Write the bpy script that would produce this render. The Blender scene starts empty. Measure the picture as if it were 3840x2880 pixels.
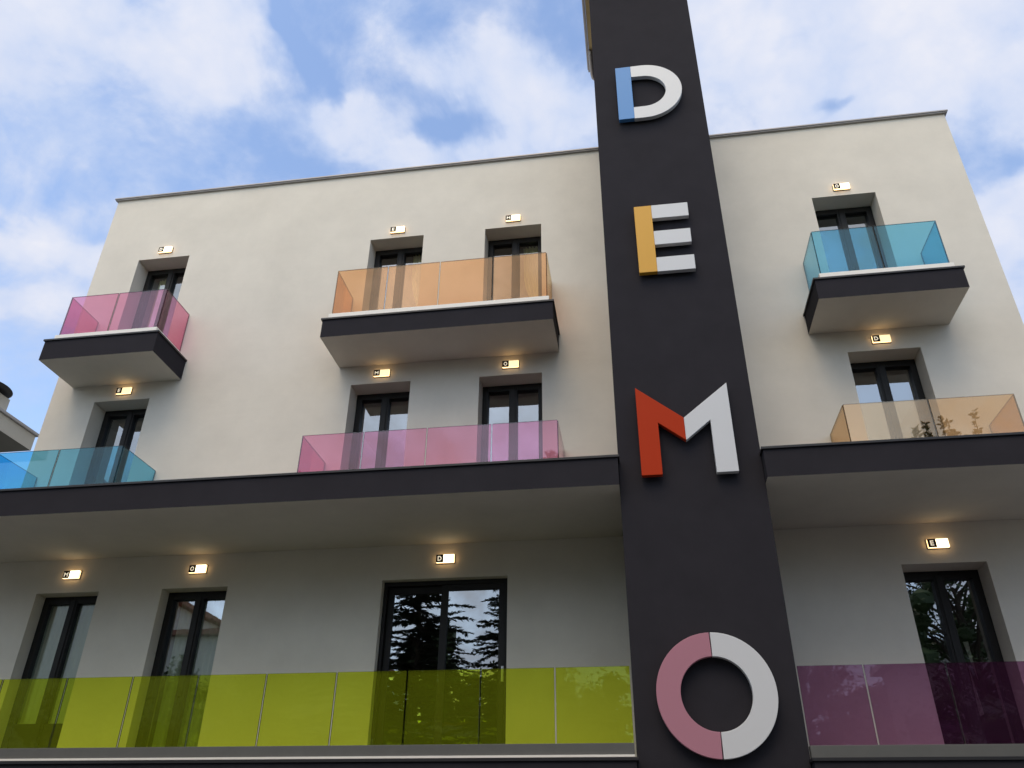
import bpy, bmesh, math, random
from mathutils import Vector, Matrix

random.seed(11)
S = bpy.context.scene
COL = S.collection
ZO = 1.65            # camera height above the ground; facade heights below are measured from the camera
WY = 11.0            # facade plane
TX0, TX1, TY = -0.105, 1.637, 9.343   # pier: left, right, front
SY = 9.169           # front of the long slabs

# ------------------------------------------------------------------ helpers
def add_box(bm, x0, x1, y0, y1, z0, z1, mi=0):
    z0 += ZO; z1 += ZO
    v = [bm.verts.new(p) for p in ((x0,y0,z0),(x1,y0,z0),(x1,y1,z0),(x0,y1,z0),(x0,y0,z1),(x1,y0,z1),(x1,y1,z1),(x0,y1,z1))]
    for q in ((0,3,2,1),(4,5,6,7),(0,1,5,4),(1,2,6,5),(2,3,7,6),(3,0,4,7)):
        f = bm.faces.new([v[i] for i in q]); f.material_index = mi
    return v

def add_prism(bm, pts, y0, y1, mi=0):
    """outline in (x, z) pulled from y0 (front) to y1 (back)"""
    a = [bm.verts.new((x, y0, z + ZO)) for x, z in pts]
    b = [bm.verts.new((x, y1, z + ZO)) for x, z in pts]
    n = len(pts)
    fs = [bm.faces.new(a), bm.faces.new(b[::-1])]
    for i in range(n):
        fs.append(bm.faces.new((a[i], b[i], b[(i+1) % n], a[(i+1) % n])))
    for f in fs: f.material_index = mi
    bmesh.ops.recalc_face_normals(bm, faces=fs)

def add_band(bm, outer, inner, y0, y1):
    """strip between two open curves of equal length, closed at both ends"""
    n = len(outer)
    for i in range(n-1):
        pass
    oa = [bm.verts.new((x,y0,z+ZO)) for x,z in outer]; ia = [bm.verts.new((x,y0,z+ZO)) for x,z in inner]
    ob = [bm.verts.new((x,y1,z+ZO)) for x,z in outer]; ib = [bm.verts.new((x,y1,z+ZO)) for x,z in inner]
    fs = []
    for i in range(n-1):
        fs += [bm.faces.new((oa[i],oa[i+1],ia[i+1],ia[i])), bm.faces.new((ob[i],ib[i],ib[i+1],ob[i+1])),
               bm.faces.new((oa[i],ob[i],ob[i+1],oa[i+1])), bm.faces.new((ia[i],ia[i+1],ib[i+1],ib[i]))]
    for k in (0, n-1):
        fs.append(bm.faces.new((oa[k],ia[k],ib[k],ob[k])))
    bmesh.ops.recalc_face_normals(bm, faces=fs)

def add_tube(bm, pts, r, seg=12):
    pts = [Vector((p[0], p[1], p[2]+ZO)) for p in pts]
    rings = []
    for i, p in enumerate(pts):
        t = (pts[min(i+1, len(pts)-1)] - pts[max(i-1, 0)]).normalized()
        a = t.cross(Vector((0.31, 0.2, 0.93)))
        if a.length < 1e-3: a = t.cross(Vector((1,0,0)))
        a.normalize(); b = t.cross(a)
        rr = r[i] if isinstance(r, (list, tuple)) else r
        rings.append([bm.verts.new(p + a*rr*math.cos(2*math.pi*k/seg) + b*rr*math.sin(2*math.pi*k/seg)) for k in range(seg)])
    for i in range(len(rings)-1):
        for k in range(seg):
            bm.faces.new((rings[i][k], rings[i][(k+1)%seg], rings[i+1][(k+1)%seg], rings[i+1][k]))
    bm.faces.new(rings[0][::-1]); bm.faces.new(rings[-1])

def tag(o, label=None, cat=None, group=None, kind=None):
    if label: o['label'] = label
    if cat: o['category'] = cat
    if group: o['group'] = group
    if kind: o['kind'] = kind
    return o

def thing(name, loc, label, cat, group=None):
    o = bpy.data.objects.new(name, None); COL.objects.link(o)
    o.empty_display_size = 0.3; o.location = loc; o['org'] = loc
    return tag(o, label, cat, group)

def build(name, bm, mats, parent=None, smooth=False, bevel=0, seg=2, label=None):
    me = bpy.data.meshes.new(name)
    bm.normal_update()
    root = parent
    while root is not None and root.parent is not None: root = root.parent
    if root is not None:
        bmesh.ops.translate(bm, verts=bm.verts, vec=-Vector(root.location))
    bm.to_mesh(me); bm.free()
    for m in (mats if isinstance(mats, (list, tuple)) else [mats]): me.materials.append(m)
    if smooth:
        for p in me.polygons: p.use_smooth = True
    o = bpy.data.objects.new(name, me); COL.objects.link(o)
    if parent is not None: o.parent = parent
    if bevel:
        b = o.modifiers.new('bevel', 'BEVEL'); b.width = bevel; b.segments = seg; b.limit_method = 'ANGLE'; b.angle_limit = math.radians(40)
    if label: o['label'] = label
    return o

# ------------------------------------------------------------------ materials
def mat(name, col, rough=0.6, metal=0.0, noise=0.0, nscale=3.0, bump=0.0, bscale=200.0, spec=0.5, coat=0.0, bump2=0.0, bscale2=2.0):
    m = bpy.data.materials.new(name); m.use_nodes = True
    nt = m.node_tree; N, L = nt.nodes, nt.links
    b = N['Principled BSDF']
    b.inputs['Roughness'].default_value = rough; b.inputs['Metallic'].default_value = metal
    b.inputs['Specular IOR Level'].default_value = spec
    b.inputs['Coat Weight'].default_value = coat; b.inputs['Coat Roughness'].default_value = 0.03
    tc = N.new('ShaderNodeTexCoord')
    if noise > 0:
        n = N.new('ShaderNodeTexNoise'); n.inputs['Scale'].default_value = nscale; n.inputs['Detail'].default_value = 6; n.inputs['Roughness'].default_value = 0.65
        L.new(tc.outputs['Object'], n.inputs['Vector'])
        r = N.new('ShaderNodeMapRange'); r.inputs['From Min'].default_value = .3; r.inputs['From Max'].default_value = .7
        r.inputs['To Min'].default_value = 1-noise; r.inputs['To Max'].default_value = 1+noise*.6
        L.new(n.outputs['Fac'], r.inputs['Value'])
        mx = N.new('ShaderNodeMix'); mx.data_type = 'RGBA'; mx.blend_type = 'MULTIPLY'; mx.inputs['Factor'].default_value = 1
        mx.inputs['A'].default_value = (*col, 1); L.new(r.outputs['Result'], mx.inputs['B'])
        L.new(mx.outputs['Result'], b.inputs['Base Color'])
    else:
        b.inputs['Base Color'].default_value = (*col, 1)
    if bump > 0 or bump2 > 0:
        n2 = N.new('ShaderNodeTexNoise'); n2.inputs['Scale'].default_value = bscale; n2.inputs['Detail'].default_value = 3
        L.new(tc.outputs['Object'], n2.inputs['Vector'])
        bp = N.new('ShaderNodeBump'); bp.inputs['Strength'].default_value = bump; bp.inputs['Distance'].default_value = 0.004
        L.new(n2.outputs['Fac'], bp.inputs['Height'])
        if bump2 > 0:
            n3 = N.new('ShaderNodeTexNoise'); n3.inputs['Scale'].default_value = bscale2; n3.inputs['Detail'].default_value = 4
            mp = N.new('ShaderNodeMapping'); mp.inputs['Scale'].default_value = (1, 1, 3.2)
            L.new(tc.outputs['Object'], mp.inputs['Vector']); L.new(mp.outputs['Vector'], n3.inputs['Vector'])
            bp2 = N.new('ShaderNodeBump'); bp2.inputs['Strength'].default_value = bump2; bp2.inputs['Distance'].default_value = 0.02
            L.new(n3.outputs['Fac'], bp2.inputs['Height']); L.new(bp.outputs['Normal'], bp2.inputs['Normal'])
            L.new(bp2.outputs['Normal'], b.inputs['Normal'])
        else:
            L.new(bp.outputs['Normal'], b.inputs['Normal'])
    return m

def glass(name, tint, refl, rcol=(1,1,1), diff=None, dfac=0.0, ripple=0.0):
    m = bpy.data.materials.new(name); m.use_nodes = True
    nt = m.node_tree; N, L = nt.nodes, nt.links; N.clear()
    out = N.new('ShaderNodeOutputMaterial')
    tr = N.new('ShaderNodeBsdfTransparent'); tr.inputs['Color'].default_value = (*tint, 1)
    base = tr
    if diff:
        d = N.new('ShaderNodeBsdfDiffuse'); d.inputs['Color'].default_value = (*diff, 1)
        mxd = N.new('ShaderNodeMixShader'); mxd.inputs[0].default_value = dfac
        L.new(tr.outputs[0], mxd.inputs[1]); L.new(d.outputs[0], mxd.inputs[2]); base = mxd
    g = N.new('ShaderNodeBsdfGlossy'); g.inputs['Roughness'].default_value = 0.0; g.inputs['Color'].default_value = (*rcol, 1)
    lw = N.new('ShaderNodeLayerWeight'); lw.inputs['Blend'].default_value = .5     # Facing = 1-cos
    pw = N.new('ShaderNodeMath'); pw.operation = 'POWER'; pw.inputs[1].default_value = 5; L.new(lw.outputs['Facing'], pw.inputs[0])
    ad = N.new('ShaderNodeMath'); ad.operation = 'MULTIPLY_ADD'; ad.use_clamp = True; ad.inputs[1].default_value = .9; ad.inputs[2].default_value = refl
    L.new(pw.outputs[0], ad.inputs[0])
    mx = N.new('ShaderNodeMixShader'); L.new(ad.outputs[0], mx.inputs[0]); L.new(base.outputs[0], mx.inputs[1]); L.new(g.outputs[0], mx.inputs[2])
    if ripple:
        tc = N.new('ShaderNodeTexCoord'); n = N.new('ShaderNodeTexNoise'); n.inputs['Scale'].default_value = 2.3; n.inputs['Detail'].default_value = 2
        L.new(tc.outputs['Object'], n.inputs['Vector'])
        bp = N.new('ShaderNodeBump'); bp.inputs['Strength'].default_value = ripple; bp.inputs['Distance'].default_value = 0.01
        L.new(n.outputs['Fac'], bp.inputs['Height']); L.new(bp.outputs['Normal'], g.inputs['Normal'])
    L.new(mx.outputs[0], out.inputs[0])
    return m

def emit(name, col, strength):
    m = bpy.data.materials.new(name); m.use_nodes = True
    b = m.node_tree.nodes['Principled BSDF']
    b.inputs['Base Color'].default_value = (.8,.78,.7,1)
    b.inputs['Emission Color'].default_value = (*col,1); b.inputs['Emission Strength'].default_value = strength
    return m

M = {}
M['plaster'] = mat('cream_plaster', (.735,.683,.592), .9, noise=.075, nscale=1.1, bump=.55, bscale=110, spec=.2, bump2=.13, bscale2=1.9)
M['dark'] = mat('charcoal_plaster', (.031,.029,.034), .9, noise=.10, nscale=2.5, bump=.3, bscale=170, spec=.08)
M['trim'] = mat('dark_metal_trim', (.022,.021,.023), .45, metal=.2)
M['coping'] = mat('coping_sheet', (.36,.34,.33), .45, metal=.3, noise=.1)
M['white'] = mat('white_painted_sill', (.86,.82,.74), .5, noise=.03)
M['grey'] = mat('grey_kerb', (.105,.105,.097), .75, noise=.08, nscale=4, bump=.2)
M['frame'] = mat('brown_black_frame', (.016,.0145,.0135), .5, spec=.3)
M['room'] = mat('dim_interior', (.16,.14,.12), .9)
M['curtain'] = mat('sheer_curtain', (.78,.80,.42), .9)
M['veil'] = mat('grey_green_curtain', (.66,.72,.60), .9)
M['handle'] = mat('steel_handle', (.62,.62,.60), .3, metal=1)
M['lwhite'] = mat('gloss_white_letter', (.64,.645,.65), .35, coat=.06, spec=.3)
M['lblue'] = mat('gloss_blue_letter', (.085,.26,.56), .35, coat=.02, spec=.18)
M['lyellow'] = mat('gloss_yellow_letter', (.66,.34,.035), .35, spec=.3)
M['lred'] = mat('gloss_red_letter', (.44,.038,.008), .4, spec=.08)
M['lpink'] = mat('gloss_pink_letter', (.44,.20,.25), .4, spec=.2)
M['plate'] = mat('black_letter_plate', (.008,.005,.005), .8, spec=.05)
M['lamp'] = emit('warm_lamp_front', (1,.82,.5), 3.2)
M['lampside'] = emit('warm_lamp_sides', (1,.62,.27), 2.6)
M['lampdim'] = emit('warm_lamp_front_yellowed', (1,.80,.42), 1.15)
M['lampletter'] = emit('warm_lamp_letter', (1,.85,.62), .62)
M['soffit'] = mat('tan_soffit_board', (.55,.42,.20), .7, noise=.1)
M['neigh'] = mat('neighbour_plaster', (.50,.47,.41), .9, noise=.08, nscale=1.5, bump=.2)
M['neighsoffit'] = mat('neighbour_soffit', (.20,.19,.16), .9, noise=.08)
M['asphalt'] = mat('asphalt', (.055,.055,.057), .9, noise=.25, nscale=1.2, bump=.5, bscale=60)
M['paving'] = mat('paving', (.108,.110,.110), .85, noise=.15, nscale=2, bump=.3, bscale=40)
M['bark'] = mat('bark', (.07,.05,.035), .95, noise=.3, nscale=6, bump=.8, bscale=25)
M['needle'] = mat('conifer_needles', (.030,.052,.022), .7, noise=.35, nscale=1.2)
M['leaf'] = mat('broad_leaves', (.05,.085,.022), .65, noise=.4, nscale=1.1)
M['house'] = mat('ochre_house_plaster', (.55,.54,.46), .9, noise=.07)
M['roof'] = mat('clay_roof', (.26,.12,.07), .85, noise=.25, nscale=5)
M['shut'] = mat('window_shutter', (.10,.13,.12), .6)
M['pane'] = glass('window_pane', (.74,.77,.73), .30, (.92,.96,1), ripple=.05)
GL = {}
def rail_glass(key, tint, refl=.05, rcol=(1,1,1), diff=None, dfac=0):
    t = tuple(math.sqrt(c) for c in tint)
    GL[key] = (glass(key+'_railing_glass', t, refl, rcol, diff, dfac), glass(key+'_glass_edge', tuple(c*.22 for c in t), .06, rcol))
rail_glass('pink', (.80,.32,.48), .065, (1,.92,.95))
rail_glass('orange', (.82,.46,.23), .085, (1,.84,.62))
rail_glass('teal', (.21,.62,.84), .05, (.8,.95,1))
rail_glass('amber', (.76,.50,.27), .145, (1,.82,.60))
rail_glass('green', (.82,.93,.09), .02, (.8,1,.5), (.50,.58,.04), .08)
rail_glass('purple', (.46,.24,.40), .03, (1,.85,1), (.20,.06,.16), .06)

# ------------------------------------------------------------------ the hotel
hotel = thing('hotel_building', (0, WY, 0), 'cream plastered four storey hotel with charcoal balcony slabs and tall dark sign pier', 'building')
X0, X1, ZT = -9.908, 6.015, 11.545
G = -ZO
# name: x0, x1, top, floor, reveal depth
F4, F3, F2 = 7.49, 4.33, 0.90
DOORS = {
 'D4': (-9.04,-7.995, 9.915, F4, .345), 'E4': (-4.402,-3.394, 9.868, F4, .325), 'M4': (-2.25,-1.229, 9.868, F4, .335), 'O4': (3.456,4.497, 9.865, F4, .345),
 'E3': (-9.047,-8.017, 6.778, F3, .34), 'M3': (-4.425,-3.408, 6.758, F3, .34), 'O3': (-2.266,-1.245, 6.742, F3, .33), 'D3': (3.437,4.491, 6.716, F3, .34),
 'M2': (-9.018,-7.988, 3.436, F2, .215), 'O2': (-6.966,-5.929, 3.441, F2, .21), 'D2': (-3.577,-1.762, 3.447, F2, .115), 'E2': (3.473,4.526, 3.40, F2, .35)}

def wall_mesh():
    bm = bmesh.new()
    xs = sorted({X0, X1, *[d[0] for d in DOORS.values()], *[d[1] for d in DOORS.values()]})
    zs = sorted({G, ZT, *[d[2] for d in DOORS.values()], *[d[3] for d in DOORS.values()]})
    vc = {}
    def V(x, y, z):
        k = (round(x,4), round(y,4), round(z,4))
        if k not in vc: vc[k] = bm.verts.new((x, y, z+ZO))
        return vc[k]
    for i in range(len(xs)-1):
        for j in range(len(zs)-1):
            cx, cz = (xs[i]+xs[i+1])/2, (zs[j]+zs[j+1])/2
            if any(d[0] < cx < d[1] and d[3] < cz < d[2] for d in DOORS.values()): continue
            bm.faces.new((V(xs[i],WY,zs[j]), V(xs[i+1],WY,zs[j]), V(xs[i+1],WY,zs[j+1]), V(xs[i],WY,zs[j+1])))
    B = WY + 9
    for q in (((X0,B,G),(X0,WY,G),(X0,WY,ZT),(X0,B,ZT)), ((X1,WY,G),(X1,B,G),(X1,B,ZT),(X1,WY,ZT)), ((X1,B,G),(X0,B,G),(X0,B,ZT),(X1,B,ZT)), ((X0,WY,ZT),(X1,WY,ZT),(X1,B,ZT),(X0,B,ZT))):
        bm.faces.new([bm.verts.new((x,y,z+ZO)) for x,y,z in q])
    for x0, x1, zt, zf, r in DOORS.values():          # reveals, then a room behind each opening
        y1 = WY + r + .09
        def q(mi, *pts):
            f = bm.faces.new([bm.verts.new((x,y,z+ZO)) for x,y,z in pts]); f.material_index = mi
        q(0,(x0,WY,zt),(x1,WY,zt),(x1,y1,zt),(x0,y1,zt)); q(0,(x0,WY,zf),(x0,y1,zf),(x1,y1,zf),(x1,WY,zf))
        q(0,(x0,WY,zf),(x0,WY,zt),(x0,y1,zt),(x0,y1,zf)); q(0,(x1,WY,zf),(x1,y1,zf),(x1,y1,zt),(x1,WY,zt))
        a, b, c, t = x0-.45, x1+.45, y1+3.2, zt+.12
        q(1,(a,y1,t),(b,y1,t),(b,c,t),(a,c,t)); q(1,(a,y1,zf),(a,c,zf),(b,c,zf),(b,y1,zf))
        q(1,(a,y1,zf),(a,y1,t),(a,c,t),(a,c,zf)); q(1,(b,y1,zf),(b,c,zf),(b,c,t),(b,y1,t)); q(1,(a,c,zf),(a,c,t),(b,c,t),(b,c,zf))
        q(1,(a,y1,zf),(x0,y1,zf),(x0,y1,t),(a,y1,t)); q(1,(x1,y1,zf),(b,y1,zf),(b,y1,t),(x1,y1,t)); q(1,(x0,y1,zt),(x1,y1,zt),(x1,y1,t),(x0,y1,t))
    return bm
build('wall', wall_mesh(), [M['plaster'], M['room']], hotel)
# dark rendered pier that carries the sign
bm = bmesh.new(); add_box(bm, TX0, TX1, TY, WY+1.6, G, 15.0)
build('sign_pier', bm, M['dark'], hotel, bevel=.006)
# parapet coping, one length either side of the pier
for a, b, z in ((X0-.055, TX0-.002, ZT), (TX1+.002, X1+.055, ZT)):
    bm = bmesh.new()
    add_box(bm, a, b, WY-.06, WY+.40, z+.010, z+.040)
    add_box(bm, a+.012, b-.012 if b > 2 else b, WY-.045, WY-.003, z-.012, z+.010)
    build('roof_coping', bm, M['coping'], hotel, bevel=.004)
# roof of the stair tower behind the pier: soffit, gutter, downpipe
bm = bmesh.new(); add_box(bm, -.20, 1.60, 8.9, 11.97, 15.004, 15.22)
sr = build('stair_roof', bm, M['soffit'], hotel)
bm = bmesh.new()
add_box(bm, -.262, -.205, 8.9, 11.92, 15.0, 15.14); add_box(bm, -.248, -.204, 8.9, 11.97, 14.985, 14.997)
build('gutter', bm, M['coping'], sr, bevel=.008)
bm = bmesh.new()
add_tube(bm, [(-.172,11.42,14.995),(-.172,11.50,14.93),(-.172,11.62,14.87),(-.171,11.76,14.83),(-.166,11.88,14.81),(-.148,11.97,14.80),(-.11,12.02,14.80),(-.06,12.04,14.80)], .042)
build('downpipe', bm, M['coping'], sr, smooth=True)

def slab(name, x0, x1, yf, zb, zt, yb=WY-.002, open_right=False):
    bm = bmesh.new(); add_box(bm, x0, x1, yf, yb, zb, zt-.035)
    for f in bm.faces: f.material_index = 0
    bm.normal_update()
    for f in bm.faces:
        if f.normal.z < -.9: f.material_index = 1
    o = build(name, bm, [M['dark'], M['plaster']], hotel)
    bm = bmesh.new(); add_box(bm, x0-.022, x1+.022, yf-.022, yb, zt-.033, zt)
    build('edge_trim', bm, M['trim'], o, bevel=.003)
    return o
slab('balcony_slab', -9.555, -7.512, 10.065, 7.104, 7.505)
slab('balcony_slab', -4.665, -.960, 10.065, 7.108, 7.468)
slab('balcony_slab', 2.928, 4.992, 10.065, 7.088, 7.462)
slab('terrace_slab', -10.3, TX0-.003, SY, 3.949, 4.345)
slab('terrace_slab', TX1+.003, 6.4, SY, 3.949, 4.342)
slab('terrace_slab', -10.3, TX0-.003, SY, .50, .928)
slab('terrace_slab', TX1+.003, 6.4, SY, .47, .912)

def bounds_frame(bm, x0, x1, z0, z1, y0, y1, l, r, b, t):
    add_box(bm, x0, x0+l, y0, y1, z0, z1); add_box(bm, x1-r, x1, y0, y1, z0, z1)
    add_box(bm, x0+l, x1-r, y0, y1, z1-t, z1); add_box(bm, x0+l, x1-r, y0, y1, z0, z0+b)

def french_door(key, panel=0.0, name='french_door', frost=False):
    x0, x1, zt, zf, r = DOORS[key]
    y = WY + r
    bm = bmesh.new()
    bounds_frame(bm, x0, x1, zf, zt, y, y+.085, .032, .032, .05, .035)
    xm = (x0+x1)/2
    leaves = ((x0+.035, xm-.003), (xm+.003, x1-.035))
    for a, b in leaves:
        bounds_frame(bm, a, b, zf+.053, zt-.038, y-.012, y+.075, .064, .064, .09, .075)
        if panel: add_box(bm, a+.06, b-.06, y+.01, y+.045, zf+.14, panel)
    add_box(bm, xm-.035, xm+.035, y-.028, y-.013, zf+.06, zt-.065)      # meeting-stile cover
    d = build(name, bm, M['frame'], hotel, bevel=.004)
    for a, b in leaves:
        bm = bmesh.new(); zb = panel or zf+.14
        add_prism(bm, [(a+.058,zb-.004),(b-.058,zb-.004),(b-.058,zt-.107),(a+.058,zt-.107)], y+.055, y+.0555)
        bm.faces.ensure_lookup_table()
        bmesh.ops.delete(bm, geom=[f for f in bm.faces if abs(f.normal.y) < .5 or f.normal.y > 0], context='FACES')
        build('pane', bm, M['pane'], d)
    bm = bmesh.new()
    add_box(bm, xm-.010, xm+.010, y-.07, y-.03, zf+1.02, zf+1.05); add_box(bm, xm-.011, xm+.011, y-.075, y-.06, zf+.93, zf+1.05)
    build('handle', bm, M['frame'], d, bevel=.003)
    return d
for k in ('D4','E4','M4','O4','E3','M3','O3','D3','O2'): french_door(k)
french_door('M2', panel=1.62)
# wide sliding door
x0, x1, zt, zf, r = DOORS['D2']; y = WY + r
bm = bmesh.new()
bounds_frame(bm, x0, x1, zf, zt, y, y+.14, .05, .05, .06, .06)
xm = -2.68
bounds_frame(bm, x0+.052, xm+.05, zf+.062, zt-.062, y+.075, y+.125, .085, .10, .10, .10)
bounds_frame(bm, xm-.05, x1-.052, zf+.062, zt-.062, y+.010, y+.060, .10, .085, .10, .085)
sd = build('sliding_door', bm, M['frame'], hotel, bevel=.004)
for a, b, yy in ((x0+.13, xm-.045, y+.10), (xm+.045, x1-.13, y+.035)):
    bm = bmesh.new()
    f = bm.faces.new([bm.verts.new(p) for p in ((a,yy,zf+.16+ZO),(b,yy,zf+.16+ZO),(b,yy,zt-.14+ZO),(a,yy,zt-.14+ZO))])
    build('pane', bm, M['pane'], sd)
bm = bmesh.new()
add_box(bm, -1.853,-1.818, y-.004,y+.008, 2.05,2.25)
build('handle', bm, M['handle'], sd, bevel=.003)
# entrance door on the right
ed = french_door('E2', name='entrance_door')

# ------------------------------------------------------------------ curtains
def curtain(x0, x1, y, z0, z1, m, label, waist=None, pleats=9, nz=24, amp=.03, lean=0.0):
    bm = bmesh.new(); nx = pleats*6
    rows = []
    for j in range(nz+1):
        t = j/nz; z = z1+(z0-z1)*t
        w = 1.0
        if waist: w = 1 - (1-waist[1])*math.exp(-((t-waist[0])/.22)**2)
        row = []
        for i in range(nx+1):
            s = i/nx
            x = x1 + (x0-x1)*(1-s)*w
            ph = s*pleats*2*math.pi
            row.append(bm.verts.new((x, y + amp*math.sin(ph)+ .3*amp*math.sin(ph*.37+t*2), z+ZO)))
        rows.append(row)
    for j in range(nz):
        for i in range(nx):
            bm.faces.new((rows[j][i],rows[j+1][i],rows[j+1][i+1],rows[j][i+1]))
    o = build('curtain', bm, m, None, smooth=True)
    return tag(o, label, 'curtain', 'curtains behind the balcony doors')
curtain(-3.72,-3.40, 11.52, 7.6, 9.85, M['curtain'], 'yellow green curtain gathered behind the top floor door under the lit E', (.62,.5), 5)
curtain(-1.62,-1.24, 11.54, 7.6, 9.80, M['curtain'], 'yellow green curtain gathered behind the top floor door under the lit M', (.70,.45), 6)
curtain(-9.02,-7.98, 11.33, 1.0, 3.40, M['veil'], 'flat grey green curtain behind the lowest door under the lit M', None, 11, amp=.012)
curtain(-6.80,-5.94, 11.35, 1.0, 3.40, M['veil'], 'pleated grey green curtain behind the lowest door under the lit O', None, 9, amp=.03)
curtain(-8.86,-8.66, 11.52, 7.6, 9.80, M['curtain'], 'narrow pale curtain behind the top floor door under the lit D', None, 3, amp=.02)
bm = bmesh.new()
for pts in ([(4.20,2.53),(4.265,2.535),(4.262,2.05)], [(4.19,2.2),(4.225,1.64),(4.165,1.62)]):
    add_prism(bm, pts, 11.62, 11.63)
tag(build('curtain_hem', bm, M['white']), 'thin white curtain edge behind the dark entrance door at lower right', 'curtain')

# ------------------------------------------------------------------ glass railings
def panel(bm, x0, x1, y0, y1, z0, z1):
    add_box(bm, x0, x1, y0, y1, z0, z1)
    bm.normal_update()
    thin_x = (x1-x0) < (y1-y0)
    for f in bm.faces:
        n = f.normal
        big = abs(n.x) > .9 if thin_x else abs(n.y) > .9
        f.material_index = 0 if big else 1

def railing(col, x0, x1, yf, z0, z1, n, label, base=None, sides=(1,1), xs=None, basemat='white', lip=False):
    t = thing('glass_railing', ((x0+x1)/2, yf, z0+ZO), label, 'glass railing', 'coloured glass balcony railings')
    xs = xs or [x0+(x1-x0)*i/n for i in range(n+1)]
    for a, b in zip(xs[:-1], xs[1:]):
        bm = bmesh.new(); panel(bm, a+.009, b-.009, yf, yf+.0175, z0, z1)
        build('glass_panel', bm, list(GL[col]), t)
    for s, x in ((0, x0), (1, x1-.0175)):
        if sides[s]:
            bm = bmesh.new(); panel(bm, x, x+.0175, yf+.025, WY-.015, z0, z1)
            build('glass_panel', bm, list(GL[col]), t)
    if base:
        zb, ov = base
        bm = bmesh.new()
        add_box(bm, x0-ov, x1+ov, yf-.035, yf+.055, zb, z0+.004)
        if sides[0]: add_box(bm, x0-ov, x0+.055, yf+.057, WY-.004, zb, z0+.003)
        if sides[1]: add_box(bm, x1-.055, x1+ov, yf+.057, WY-.004, zb, z0+.003)
        build('base_channel', bm, M[basemat], t, bevel=.004)
    if lip:
        bm = bmesh.new(); add_box(bm, xs[0], x1+.002, yf-.05, yf-.037, .944, .966)
        build('drip_edge', bm, M['white'], t)
    return t
railing('pink', -9.47,-7.66, 10.20, 7.658, 8.485, 2, 'pink glass railing of the small top balcony at the left corner', (7.507,.03))
railing('orange', -4.595,-1.055, 10.20, 7.626, 8.535, 4, 'long orange glass railing of the middle top balcony', (7.470,.03))
railing('teal', 3.072,4.912, 10.20, 7.618, 8.465, 2, 'blue glass railing of the small top balcony right of the dark pier', (7.464,.03))
railing('teal', -9.665,-7.545, 10.045, 4.52, 5.385, 2, 'teal glass railing on the long slab at the left edge', (4.348,.03))
railing('pink', -4.69,-.915, 10.03, 4.52, 5.352, 4, 'long pink glass railing on the left slab beside the dark pier', (4.348,.03))
railing('amber', 2.925,5.09, 10.075, 4.52, 5.338, 2, 'amber glass railing on the right slab below the small blue balcony', (4.345,.03))
railing('green', -10.29, TX0-.02, TY, 1.075, 1.863, 0, 'lime green glass railing along the lowest left terrace', (.93,0), (0,0),
        xs=[-10.29,-9.47,-8.61,-7.758,-6.89,-6.03,-5.19,-4.338,-3.482,-2.64,-1.789,-.951,TX0-.012], basemat='grey', lip=True)
railing('purple', TX1+.01, 6.39, TY, 1.035, 1.825, 0, 'dark purple glass railing along the lowest right terrace', (.914,0), (0,0),
        xs=[TX1+.006,2.325,3.145,3.985,4.82,5.66,6.39], basemat='grey')

# ------------------------------------------------------------------ big sign letters on the pier
LY, LT = 9.233, .072
def ell(cx, cz, rx, rz, a0, a1, n=40):
    return [(cx+rx*math.cos(math.radians(a0+(a1-a0)*i/n)), cz+rz*math.sin(math.radians(a0+(a1-a0)*i/n))) for i in range(n+1)]
def glyph(ch):
    """pieces of a letter in its own facade position: (part name, kind, data)"""
    if ch == 'D':
        return [('stem', 'poly', [(.256,10.332),(.506,10.332),(.512,11.582),(.262,11.582)]),
                ('bowl', 'band', ([(.513,11.582)]+ell(.69,10.953,.622,.629,90,-90)+[(.507,10.324)], [(.513,11.318)]+ell(.69,10.950,.362,.363,90,-90)+[(.507,10.587)]))]
    if ch == 'E':
        return [('stem','poly',[(.362,7.195),(.615,7.195),(.618,8.437),(.364,8.437)]),
                ('bar','poly',[(.6185,8.181),(1.147,8.178),(1.149,8.435),(.6195,8.437)]),
                ('bar','poly',[(.6175,7.681),(1.138,7.680),(1.142,7.937),(.6185,7.938)]),
                ('bar','poly',[(.616,7.192),(1.145,7.191),(1.148,7.447),(.617,7.447)])]
    if ch == 'M':
        return [('left_half','poly',[(.172,5.322),(.172,4.080),(.426,4.080),(.426,4.794),(.750,4.528),(.750,4.844)]),
                ('right_half','poly',[(.752,4.844),(.752,4.528),(1.075,4.792),(1.073,4.072),(1.333,4.072),(1.333,5.314)])]
    if ch == 'O':
        c = (.770,1.542)
        return [('left_half','band',(ell(*c,.626,.634,91,269), ell(.772,1.543,.372,.378,91,269))),
                ('right_half','band',(ell(*c,.626,.634,89.9,-89.9), ell(.772,1.543,.372,.378,89.9,-89.9)))]
def letter_bm(pieces, f, y0, y1):
    bm = bmesh.new()
    for _, kind, data in pieces:
        if kind == 'poly': add_prism(bm, [f(p) for p in data], y0, y1)
        else: add_band(bm, [f(p) for p in data[0]], [f(p) for p in data[1]], y0, y1)
    return bm
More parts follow.
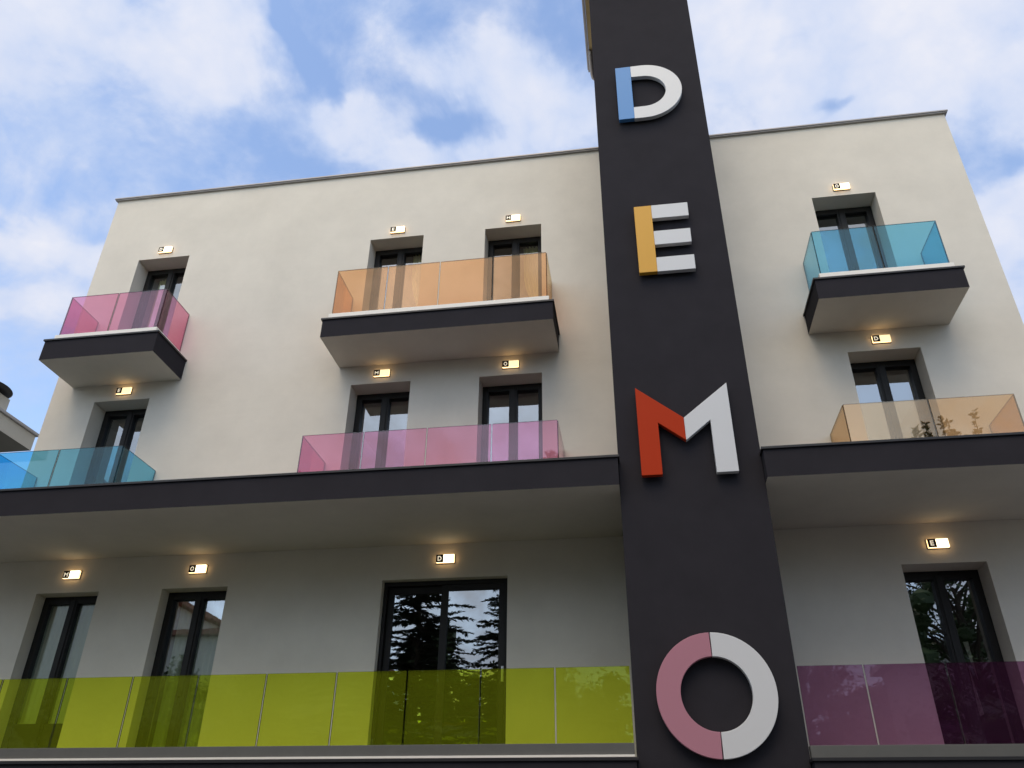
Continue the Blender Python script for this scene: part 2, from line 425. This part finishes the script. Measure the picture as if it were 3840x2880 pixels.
SIGN = {'D': ('blue and white letter D high on the dark pier', ['lblue','lwhite'], (.77,10.33), [(.38,10.42),(.38,11.45),(1.1,10.75),(1.1,11.15)]),
        'E': ('yellow and white letter E on the dark pier', ['lyellow','lwhite','lwhite','lwhite'], (.75,7.19), [(.49,7.3),(.49,8.3),(1.0,7.32),(1.0,8.3)]),
        'M': ('red and white letter M on the dark pier', ['lred','lwhite'], (.75,4.07), [(.30,4.2),(.30,5.0),(1.2,4.2),(1.2,5.0)]),
        'O': ('pink and white letter O low on the dark pier', ['lpink','lwhite'], (.77,.91), [(.27,1.54),(1.27,1.54),(.77,2.05),(.77,1.04)])}
for ch, (lab, cols, o2, pins) in SIGN.items():
    t = thing('sign_letter', (o2[0], LY, o2[1]+ZO), lab, 'sign letter', 'large letters on the dark pier')
    for piece, c in zip(glyph(ch), cols):
        bm = letter_bm([piece], lambda p: p, LY, LY+LT)
        build(piece[0], bm, M[c], t, bevel=.004)
    for px, pz in pins:
        bm = bmesh.new(); add_tube(bm, [(px,LY+LT-.002,pz),(px,TY+.01,pz)], .018, 10)
        build('spacer', bm, M['trim'], t)

# ------------------------------------------------------------------ lit letter lamps over the doors
LW, LH, LD = .262, .118, .052
def lamp_meshes():
    bm = bmesh.new(); add_box(bm, -LW/2-.006, LW/2+.006, -.014, 0, -LH/2-.006-ZO, LH/2+.006-ZO)
    me1 = bm
    bm2 = bmesh.new(); add_box(bm2, -LW/2, LW/2, -LD, -.0145, -LH/2-ZO, LH/2-ZO)
    bm2.normal_update()
    for f in bm2.faces: f.material_index = 0 if f.normal.y < -.5 else 1
    bm3 = bmesh.new(); add_box(bm3, -LW/2, -LW/2+.106, -LD-.003, -LD-.0005, -LH/2+.003-ZO, LH/2-.001-ZO)
    return me1, bm2, bm3
b1, b2, b3 = lamp_meshes()
proto = {}
for nm, bmx, m, bev in (('base_plate', b1, M['trim'], 0), ('diffuser', b2, [M['lamp'], M['lampside']], .006), ('letter_plate', b3, M['plate'], 0)):
    o = build(nm, bmx, m, None, bevel=bev, seg=3); proto[nm] = o
LET = {}
for ch in 'DEMO':
    pcs = glyph(ch); ps = [p for _,k,d in pcs for p in (d if k == 'poly' else d[0]+d[1])]
    xa, xb = min(p[0] for p in ps), max(p[0] for p in ps); za, zb = min(p[1] for p in ps), max(p[1] for p in ps)
    s = .069/(zb-za); sx = s*(.84 if ch == 'O' else 1); cx, cz = (xa+xb)/2, (za+zb)/2
    bm = letter_bm(pcs, lambda p: (-LW/2+.052+(p[0]-cx)*sx, .002+(p[1]-cz)*s-ZO), -LD-.0055, -LD-.0035)
    me = bpy.data.meshes.new('letter'); bm.to_mesh(me); bm.free(); me.materials.append(M['lampletter']); LET[ch] = me
LAMPS = [('D',-8.51,10.085,'above the top left door'),('E',-3.89,10.025,'above orange railing, left door'),('M',-1.735,10.035,'above orange railing, right door'),('O',3.97,10.03,'over blue balcony door'),
         ('E',-8.52,6.945,'under pink corner balcony'),('M',-3.905,6.925,'under orange balcony, left'),('O',-1.75,6.917,'under orange balcony, right'),('D',3.956,6.89,'under blue balcony'),
         ('M',-8.492,3.70,'over leftmost lowest door'),('O',-6.44,3.71,'over second lowest door'),('D',-2.66,3.715,'over wide sliding door'),('E',3.98,3.653,'over dark entrance door')]
first = True
for ch, x, z, where in LAMPS:
    t = thing('wall_lamp', (x, WY-.001, z+ZO), f'lit box lamp with letter {ch} {where}', 'wall lamp', 'lit letter lamps above the doors')
    for nm in ('base_plate','diffuser','letter_plate'):
        o = proto[nm]
        if not first:
            o = proto[nm].copy(); COL.objects.link(o)
        o.parent = t
        if nm == 'diffuser' and 6 < z < 8:                 # the four lamps of the third storey burn dimmer and yellower
            o.material_slots[0].link = 'OBJECT'; o.material_slots[0].material = M['lampdim']
        if nm == 'letter_plate': pl = o
    lo = bpy.data.objects.new('letter', LET[ch]); COL.objects.link(lo); lo.parent = pl
    first = False

# ------------------------------------------------------------------ neighbour at the left edge
nb = thing('neighbour_house', (-16.5, 14.0, 0), 'beige house with flat overhanging roof and round capped chimney at the left edge', 'house')
NX, NB = -12.68, 14.0
bm = bmesh.new(); add_box(bm, -22, -16.2, 6.6, 13.2, G, 7.45); build('wall', bm, M['neigh'], nb)
bm = bmesh.new(); add_box(bm, -22.5, NX, 5.6, NB, 7.52, 7.86)
bm.normal_update()
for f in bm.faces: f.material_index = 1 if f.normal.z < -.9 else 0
rf = build('flat_roof', bm, [M['neigh'], M['neighsoffit']], nb)
bm = bmesh.new(); add_box(bm, NX-.3, NX+.05, 5.55, NB+.05, 7.864, 7.93); build('roof_edge', bm, M['coping'], rf, bevel=.01)
bm = bmesh.new(); add_box(bm, -14.25, -13.62, 12.7, 13.98, 7.93, 8.83); ch_ = build('chimney', bm, M['neigh'], rf)
bm = bmesh.new()
add_tube(bm, [(-13.9,13.5,8.80),(-13.9,13.5,8.93)], .16, 16)
rings = [(.0,8.985),(.25,8.975),(.45,8.945),(.54,8.905),(.55,8.893),(.53,8.888),(.0,8.90)]
prev = None
for r, z in rings:
    cur = [bm.verts.new((-13.9+max(r,.001)*math.cos(k*math.pi/16), 13.5+max(r,.001)*math.sin(k*math.pi/16), z+ZO)) for k in range(32)]
    if prev:
        for k in range(32): bm.faces.new((prev[k], prev[(k+1)%32], cur[(k+1)%32], cur[k]))
    prev = cur
build('chimney_cap', bm, M['trim'], rf, smooth=True)

# ------------------------------------------------------------------ ground, street, what the windows mirror and trees added for shade
def sheet(name, x0, x1, y0, y1, z, m):
    bm = bmesh.new(); bm.faces.new([bm.verts.new(p) for p in ((x0,y0,z),(x1,y0,z),(x1,y1,z),(x0,y1,z))])
    return tag(build(name, bm, m), kind='structure')
sheet('ground', -400, 400, -400, 400, 0, M['paving'])
sheet('road', -400, 400, -14.5, -8.5, .004, M['asphalt'])
bm = bmesh.new(); add_box(bm, -60, 60, -8.5, -8.35, -ZO+.0, -ZO+.12); tag(build('kerb', bm, M['grey']), kind='structure')

class Leaves:
    """many small leaf faces gathered into one mesh"""
    def __init__(self): self.v = []; self.f = []
    def quad(self, p, d, up, l, w):
        s = d.cross(up)
        if s.length < 1e-4: s = Vector((1,0,0))
        s.normalize(); n = len(self.v); m = p+d*l*.5
        self.v += [p, m+s*w, p+d*l, m-s*w]; self.f.append((n,n+1,n+2,n+3))
    def lump(self, c, r, rn):
        n = len(self.v)
        for a, b in ((0,1),(.9,.45),(.9,-.45),(0,-1)):
            if a == 0: self.v.append(c+Vector((0,0,b*r)))
            else: self.v += [c+Vector((a*math.cos(k*math.pi/3+b), a*math.sin(k*math.pi/3+b), b))*(r*rn.uniform(.85,1.1)) for k in range(6)]
        for k in range(6):
            q = (k+1) % 6
            self.f += [(n, n+1+k, n+1+q), (n+1+k, n+7+k, n+7+q, n+1+q), (n+13, n+7+q, n+7+k)]
    def build(self, name, m, parent=None):
        me = bpy.data.meshes.new(name); o_ = Vector(parent.location) if parent else Vector((0,0,0))
        me.from_pydata([tuple(p-o_) for p in self.v], [], self.f); me.materials.append(m)
        o = bpy.data.objects.new(name, me); COL.objects.link(o); o.parent = parent
        return o

def conifer(x, y, h, r, label, seed, base=1.2):
    rn = random.Random(seed)
    t = thing('conifer_tree', (x, y, 0), label, 'tree', 'trees facing the hotel')
    bm = bmesh.new(); add_tube(bm, [(x,y,-ZO),(x+.05,y,h*.4-ZO),(x,y,h*.97-ZO)], [.22,.15,.02], 10)
    z = base
    cr = Leaves()
    while z < h-.1:
        f = (z-base)/(h-base)
        L = r*min(1,(1-f)*1.5)**.75*(.75+.5*rn.random())+.12
        for k in range(rn.randint(6,8)):
            a = rn.random()*6.283; ln = L*rn.uniform(.6,1.1); dr = rn.uniform(.05,.28)
            o = Vector((x,y,z+rn.uniform(-.1,.1)))
            dirv = Vector((math.cos(a),math.sin(a),.12))
            pts = [o+dirv*ln*s - Vector((0,0,dr*ln*s*s)) for s in (0,.35,.7,1)]
            add_tube(bm, [(p.x,p.y,p.z-ZO) for p in pts], [.035,.025,.015,.005], 4)
            n = int(30+75*ln)
            for i in range(n):
                s = rn.uniform(.12,1.02); p = o+dirv*ln*s-Vector((0,0,dr*ln*s*s))
                sd = Vector((-math.sin(a),math.cos(a),0))*rn.choice((-1,1))
                d = (dirv*rn.uniform(.35,1)+sd*rn.uniform(.3,1)+Vector((0,0,rn.uniform(-.45,.05)))).normalized()
                cr.quad(p, d, Vector((rn.uniform(-.3,.3),rn.uniform(-.3,.3),1)), rn.uniform(.15,.34)*(.6+.4*(1.05-s)), rn.uniform(.022,.042))
        z += rn.uniform(.14,.22)
    build('trunk', bm, M['bark'], t)
    cr.build('crown', M['needle'], t)

def broadleaf(x, y, h, r, label, seed, n=75, per=150, z0=2.6):
    rn = random.Random(seed)
    t = thing('broadleaf_tree', (x, y, 0), label, 'tree', 'trees facing the hotel')
    bm = bmesh.new(); add_tube(bm, [(x,y,-ZO),(x+.1,y,h*.35-ZO),(x-.05,y+.1,h*.7-ZO)], [.2,.14,.05], 10)
    cr = Leaves()
    for i in range(n):
        a = rn.random()*6.283; u = rn.random()
        zz = z0+(h-z0)*u; rr = r*math.sin(math.pi*min(1,.18+.80*u))**.7*math.sqrt(rn.random())
        c = Vector((x+rr*math.cos(a), y+rr*math.sin(a), zz-.25))
        st = Vector((x,y,max(1.6,zz-1.0-rr*.4)))
        add_tube(bm, [(st.x,st.y,st.z-ZO),((st.x+c.x)/2,(st.y+c.y)/2,(st.z+c.z)/2+.1-ZO),(c.x,c.y,c.z-ZO)], [.045,.03,.01], 4)
        cs = rn.uniform(.30,.62); cr.lump(c, cs*.62, rn)
        for j in range(per):
            v = Vector((rn.gauss(0,1),rn.gauss(0,1),rn.gauss(0,.75)))*cs*.62
            d = Vector((rn.uniform(-1,1),rn.uniform(-1,1),rn.uniform(-.8,.4))).normalized()
            cr.quad(c+v, d, Vector((rn.uniform(-1,1),rn.uniform(-1,1),1)), rn.uniform(.10,.19), rn.uniform(.03,.06))
    for i in range(14):                                  # sprigs standing above the crown
        a = rn.random()*6.283; rr = rn.random()*r*.42
        p = Vector((x+rr*math.cos(a), y+rr*math.sin(a), h-.6)); ln = rn.uniform(.5,1.5)
        add_tube(bm, [(p.x,p.y,p.z-ZO),(p.x+.05,p.y,p.z+ln-ZO)], [.02,.006], 4)
        for j in range(46):
            s = rn.random(); d = Vector((rn.uniform(-1,1),rn.uniform(-1,1),rn.uniform(-.1,.8))).normalized()
            cr.quad(p+Vector((.05*s,0,ln*s)), d, Vector((rn.uniform(-1,1),rn.uniform(-1,1),1)), rn.uniform(.12,.22), rn.uniform(.04,.07))
    build('trunk', bm, M['bark'], t); cr.build('crown', M['leaf'], t)

conifer(-7.75,-6.0, 11.5, 3.3, 'dark layered conifer mirrored in the left pane of the wide sliding door', 3)
conifer(-4.2,-5.2, 11.6, 2.2, 'slim dark conifer mirrored in the right pane of the wide sliding door', 4)
broadleaf(9.9,-4.2, 13.1, 3.4, 'dense leafy tree mirrored in the dark entrance door right of the pier', 5, n=150)
broadleaf(-2.6,-6.5, 13.7, 2.1, 'leafy tree opposite the pier, behind the viewer', 6, n=110)
broadleaf(3.0,-7.2, 12.6, 3.2, 'broad leafy tree added behind the viewer to shade the lower floors, opposite the right edge of the pier', 9, n=140)  # added out of view to cut skylight on the lower walls
broadleaf(16.5,-5.5, 12.5, 3.3, 'tall unseen leafy tree added farthest right to shade the lower floors', 10, n=130)  # unseen, added to block low sky from the right wing
broadleaf(-11.6,-5.6, 12.6, 2.0, 'tall leafy tree added between the big conifer and the ochre house to shade the lower floors', 11, n=110)  # fills a gap no window mirrors, added to darken the lower storeys
broadleaf(-14.8,-3.0, 6.6, 2.0, 'low leafy tree mirrored in the lowest door under the lit O', 7, n=60)

rn = random.Random(77)
lv = Leaves()
for i in range(130):
    x = -46+92*i/129+rn.uniform(-.4,.4); top = 9.6+1.6*math.sin(x*.37)+1.1*math.sin(x*.93+1)+rn.uniform(-.8,.8)
    yb = -28+rn.uniform(-1.6,1.2); zz = .3
    while zz < top:
        c = Vector((x+rn.uniform(-.6,.6), yb, zz+ZO)); R_ = rn.uniform(.7,1.15)*(1-.3*zz/top)
        lv.lump(c, R_*.75, rn)
        for j in range(30):
            v = Vector((rn.gauss(0,1),rn.gauss(0,1),rn.gauss(0,1))).normalized()
            d = (v*.5+Vector((rn.uniform(-1,1),rn.uniform(-1,1),rn.uniform(-1,.6)))).normalized()
            lv.quad(c+v*R_*rn.uniform(.6,1.1), d, Vector((rn.uniform(-1,1),rn.uniform(-1,1),1)), rn.uniform(.25,.5), rn.uniform(.07,.13))
        zz += R_*1.0
tag(lv.build('occluder_tree_belt', M['leaf']), 'long unseen belt of dark trees added behind the viewer to block the low sky', 'trees', kind='stuff')  # added occluder: opaque lumps inside the leaves stop low sky light

hs = thing('ochre_house', (-21, -17, 0), 'ochre house across the street mirrored in the lowest left doors', 'house')
bm = bmesh.new(); add_box(bm, -44, -23.8, -24, -13.0, G, 11.4); add_box(bm, -23.797, -14.0, -23, -13.4, G, 8.9); build('wall', bm, M['house'], hs)
bm = bmesh.new(); add_box(bm, -44.4, -23.4, -24.4, -12.6, 11.41, 11.65); add_box(bm, -23.39, -13.6, -23.4, -13.0, 8.91, 9.15)
build('roof', bm, M['roof'], hs)
for zz in (0.2, 3.4, 6.6):
    for xx in (-41,-37.5,-34,-30):
        bm = bmesh.new(); add_box(bm, xx-.5, xx+.5, -13.04, -12.94, zz, zz+1.5); build('window', bm, M['shut'], hs)
hs3 = thing('white_house', (-9.5, -21, 0), 'low white house behind the conifers across the street', 'house')
bm = bmesh.new(); add_box(bm, -12.6, -6.0, -24, -19.5, G, 5.6); build('wall', bm, M['white'], hs3)
bm = bmesh.new(); add_box(bm, -12.9, -5.7, -24.3, -19.2, 5.61, 5.8); build('roof', bm, M['roof'], hs3)
for zz in (0.0, 3.0):
    for xx in (-11.2,-7.6):
        bm = bmesh.new(); add_box(bm, xx-.5, xx+.5, -19.52, -19.44, zz, zz+1.4); build('window', bm, M['shut'], hs3)
hs2 = thing('pale_house', (20, -20, 0), 'pale house across the street opposite the right wing', 'house')
bm = bmesh.new(); add_box(bm, 12, 30, -26, -16, G, 8.2); build('wall', bm, M['neigh'], hs2)
bm = bmesh.new(); add_box(bm, 11.5, 30.5, -26.5, -15.5, 8.21, 8.5); build('roof', bm, M['coping'], hs2)
for zz in (0.2, 3.2, 5.9):
    for xx in (14,17,20,23,26):
        bm = bmesh.new(); add_box(bm, xx-.5, xx+.5, -16.02, -15.94, zz, zz+1.4); build('window', bm, M['shut'], hs2)

# ------------------------------------------------------------------ sky
SUN_EL, SUN_AZ = 60.0, 195.0     # azimuth clockwise from +Y: behind the viewer, a little to the left
W = bpy.data.worlds.new("World"); S.world = W; W.use_nodes = True
nt = W.node_tree; N, L = nt.nodes, nt.links; N.clear()
def node(t, **kw):
    n = N.new(t)
    for k, v in kw.items(): setattr(n, k, v)
    return n
def math_(op, a, b=None, c=None, clamp=False):
    n = node('ShaderNodeMath', operation=op); n.use_clamp = clamp
    for i, s in enumerate((a, b, c)):
        if s is None: continue
        if isinstance(s, (int, float)): n.inputs[i].default_value = s
        else: L.new(s, n.inputs[i])
    return n.outputs[0]
out = node('ShaderNodeOutputWorld'); bg = node('ShaderNodeBackground'); bg.inputs['Strength'].default_value = 0.15
sky = node('ShaderNodeTexSky', sky_type='NISHITA'); sky.sun_disc = False
sky.sun_elevation = math.radians(SUN_EL); sky.sun_rotation = math.radians(SUN_AZ)
sky.air_density = 1.0; sky.dust_density = .6; sky.ozone_density = 2.0
tc = node('ShaderNodeTexCoord'); sep = node('ShaderNodeSeparateXYZ'); L.new(tc.outputs['Generated'], sep.inputs[0])
dx, dy, dz = sep.outputs
zc = math_('MAXIMUM', dz, .06)
px = math_('DIVIDE', dx, zc); py = math_('DIVIDE', dy, zc)
com = node('ShaderNodeCombineXYZ'); L.new(px, com.inputs[0]); L.new(py, com.inputs[1])
warp = node('ShaderNodeTexNoise'); warp.inputs['Scale'].default_value = 5.0; warp.inputs['Detail'].default_value = 4; warp.inputs['Roughness'].default_value = .6
L.new(com.outputs[0], warp.inputs['Vector'])
wv = node('ShaderNodeVectorMath', operation='MULTIPLY_ADD'); wv.inputs[1].default_value = (.20,.20,0); wv.inputs[2].default_value = (0,0,0)
sub = node('ShaderNodeVectorMath', operation='SUBTRACT'); sub.inputs[1].default_value = (.5,.5,.5)
L.new(warp.outputs['Color'], sub.inputs[0]); L.new(sub.outputs[0], wv.inputs[0]); L.new(com.outputs[0], wv.inputs[2])
P = wv.outputs[0]
Dv = tc.outputs['Generated']
fb = node('ShaderNodeTexNoise'); fb.inputs['Scale'].default_value = 4.2; fb.inputs['Detail'].default_value = 7; fb.inputs['Roughness'].default_value = .60; fb.inputs['Distortion'].default_value = .25
L.new(Dv, fb.inputs['Vector'])
vo = node('ShaderNodeTexVoronoi', feature='F1'); vo.inputs['Scale'].default_value = 9; vo.inputs['Detail'].default_value = 3; vo.inputs['Roughness'].default_value = .5; vo.normalize = True
vw = node('ShaderNodeVectorMath', operation='MULTIPLY_ADD'); vw.inputs[1].default_value = (.10,.10,.10); L.new(sub.outputs[0], vw.inputs[0]); L.new(Dv, vw.inputs[2]); L.new(vw.outputs[0], vo.inputs['Vector'])
puff = math_('SUBTRACT', .36, vo.outputs['Distance'])
dens = math_('MULTIPLY_ADD', puff, .36, math_('MULTIPLY_ADD', fb.outputs['Fac'], 1.6, -.30))
def blob(cx, cy, rx, ry, amp):
    v = node('ShaderNodeVectorMath', operation='SUBTRACT'); v.inputs[1].default_value = (cx,cy,0); L.new(P, v.inputs[0])
    s = node('ShaderNodeVectorMath', operation='MULTIPLY'); s.inputs[1].default_value = (1/rx,1/ry,0); L.new(v.outputs[0], s.inputs[0])
    d = node('ShaderNodeVectorMath', operation='DOT_PRODUCT'); L.new(s.outputs[0], d.inputs[0]); L.new(s.outputs[0], d.inputs[1])
    e = math_('POWER', 2.71828, math_('MULTIPLY', math_('POWER', d.outputs['Value'], 1.35), -1.0))
    return math_('MULTIPLY', e, amp)
BLOBS = [(-.57,.70,.125,.10,.40),(-.52,.61,.10,.07,.30),(-.75,.60,.17,.10,.16),(-.39,.86,.10,.07,.34),(-.29,.945,.10,.045,.30),(-.17,.77,.15,.08,.26),(-.05,.87,.10,.08,.32),(-.33,.66,.10,.08,.14),
         (.17,.77,.12,.12,.40),(.50,.80,.26,.16,.16),(.42,.66,.3,.08,.14),(.60,.88,.10,.06,.18),(.44,.76,.08,.05,.16),(.74,1.16,.13,.22,.40),(.22,.93,.14,.09,.20),(-1.10,1.03,.09,.07,.40),(-.985,1.12,.05,.05,.38),(-1.16,1.22,.16,.07,.26),(-1.02,1.28,.07,.05,.26),(-.90,.98,.10,.05,.10),
         (-.70,.93,.20,.10,-.16),(-.25,.885,.07,.03,-.15),(-.47,.59,.03,.035,-.22),(-.425,.70,.018,.07,-.22),(-.40,.79,.015,.05,-.18),(.285,.81,.028,.035,-.28),(.37,.90,.035,.02,-.24),(.23,.70,.035,.035,-.28),(.66,1.08,.05,.05,-.26),(-.96,.90,.12,.06,-.06)]
tot = dens
for b in BLOBS: tot = math_('ADD', tot, blob(*b))
cov = node('ShaderNodeMapRange', interpolation_type='SMOOTHSTEP'); cov.inputs['From Min'].default_value = .32; cov.inputs['From Max'].default_value = .72
L.new(tot, cov.inputs['Value'])
fade = node('ShaderNodeMapRange'); fade.inputs['From Min'].default_value = .02; fade.inputs['From Max'].default_value = .15; L.new(dz, fade.inputs['Value'])
cloud = math_('MULTIPLY', cov.outputs[0], fade.outputs[0])
# cloud brightness: white where thick, grey-lavender where thin
cr = node('ShaderNodeMapRange'); cr.inputs['From Min'].default_value = .52; cr.inputs['From Max'].default_value = 1.2; L.new(tot, cr.inputs['Value'])
crs = math_('MULTIPLY_ADD', puff, 1.7, cr.outputs[0], clamp=True)
cc = node('ShaderNodeMix', data_type='RGBA'); cc.inputs['A'].default_value = (3.3,3.95,5.4,1); cc.inputs['B'].default_value = (5.0,5.08,5.6,1); L.new(crs, cc.inputs['Factor'])
tint = node('ShaderNodeMix', data_type='RGBA', blend_type='MULTIPLY'); tint.inputs['Factor'].default_value = 1; tint.inputs['B'].default_value = (2.0,1.84,1.74,1)
L.new(sky.outputs[0], tint.inputs['A'])
mx = node('ShaderNodeMix', data_type='RGBA'); L.new(cloud, mx.inputs['Factor']); L.new(tint.outputs['Result'], mx.inputs['A']); L.new(cc.outputs['Result'], mx.inputs['B'])
# the sun side of the sky (behind the viewer) is brighter and a touch warmer
az, el = math.radians(SUN_AZ), math.radians(SUN_EL)
sd_ = (math.sin(az)*math.cos(el), math.cos(az)*math.cos(el), math.sin(el))
dot = node('ShaderNodeVectorMath', operation='DOT_PRODUCT'); dot.inputs[1].default_value = sd_; L.new(tc.outputs['Generated'], dot.inputs[0])
gl = node('ShaderNodeMapRange', interpolation_type='SMOOTHSTEP'); gl.inputs['From Min'].default_value = .42; gl.inputs['From Max'].default_value = 1.0; L.new(dot.outputs['Value'], gl.inputs['Value'])
gm = node('ShaderNodeMix', data_type='RGBA'); gm.inputs['A'].default_value = (1,1,1,1); gm.inputs['B'].default_value = (1.75,1.52,1.15,1); L.new(gl.outputs[0], gm.inputs['Factor'])
fin = node('ShaderNodeMix', data_type='RGBA', blend_type='MULTIPLY'); fin.inputs['Factor'].default_value = 1
L.new(mx.outputs['Result'], fin.inputs['A']); L.new(gm.outputs['Result'], fin.inputs['B'])
L.new(fin.outputs['Result'], bg.inputs['Color']); L.new(bg.outputs[0], out.inputs['Surface'])

sun = bpy.data.lights.new('sun', 'SUN'); sun.energy = 1.1; sun.angle = math.radians(40); sun.color = (1,.84,.62)
so = bpy.data.objects.new('sun', sun); COL.objects.link(so)
so.rotation_euler = Vector(sd_).to_track_quat('Z', 'Y').to_euler()

# ------------------------------------------------------------------ camera
cam = bpy.data.cameras.new('camera'); co = bpy.data.objects.new('camera', cam); COL.objects.link(co)
yaw, pit, rol = math.radians(-8.923), math.radians(30.521), math.radians(.605)
fw = Vector((math.sin(yaw)*math.cos(pit), math.cos(yaw)*math.cos(pit), math.sin(pit)))
rt = Vector((math.cos(yaw), -math.sin(yaw), 0)); up = rt.cross(fw)
r2 = rt*math.cos(rol)+up*math.sin(rol); u2 = -rt*math.sin(rol)+up*math.cos(rol)
co.matrix_world = Matrix(((r2.x,u2.x,-fw.x,0),(r2.y,u2.y,-fw.y,0),(r2.z,u2.z,-fw.z,ZO),(0,0,0,1)))
cam.sensor_width = 36; cam.lens = 28.434; cam.clip_end = 2000
S.camera = co
S.view_settings.view_transform = 'Standard'; S.view_settings.look = 'None'; S.view_settings.exposure = 0.17; S.view_settings.gamma = 1
S.cycles.max_bounces = 10; S.cycles.transparent_max_bounces = 24
for o in S.objects:
    if 'org' in o: del o['org']
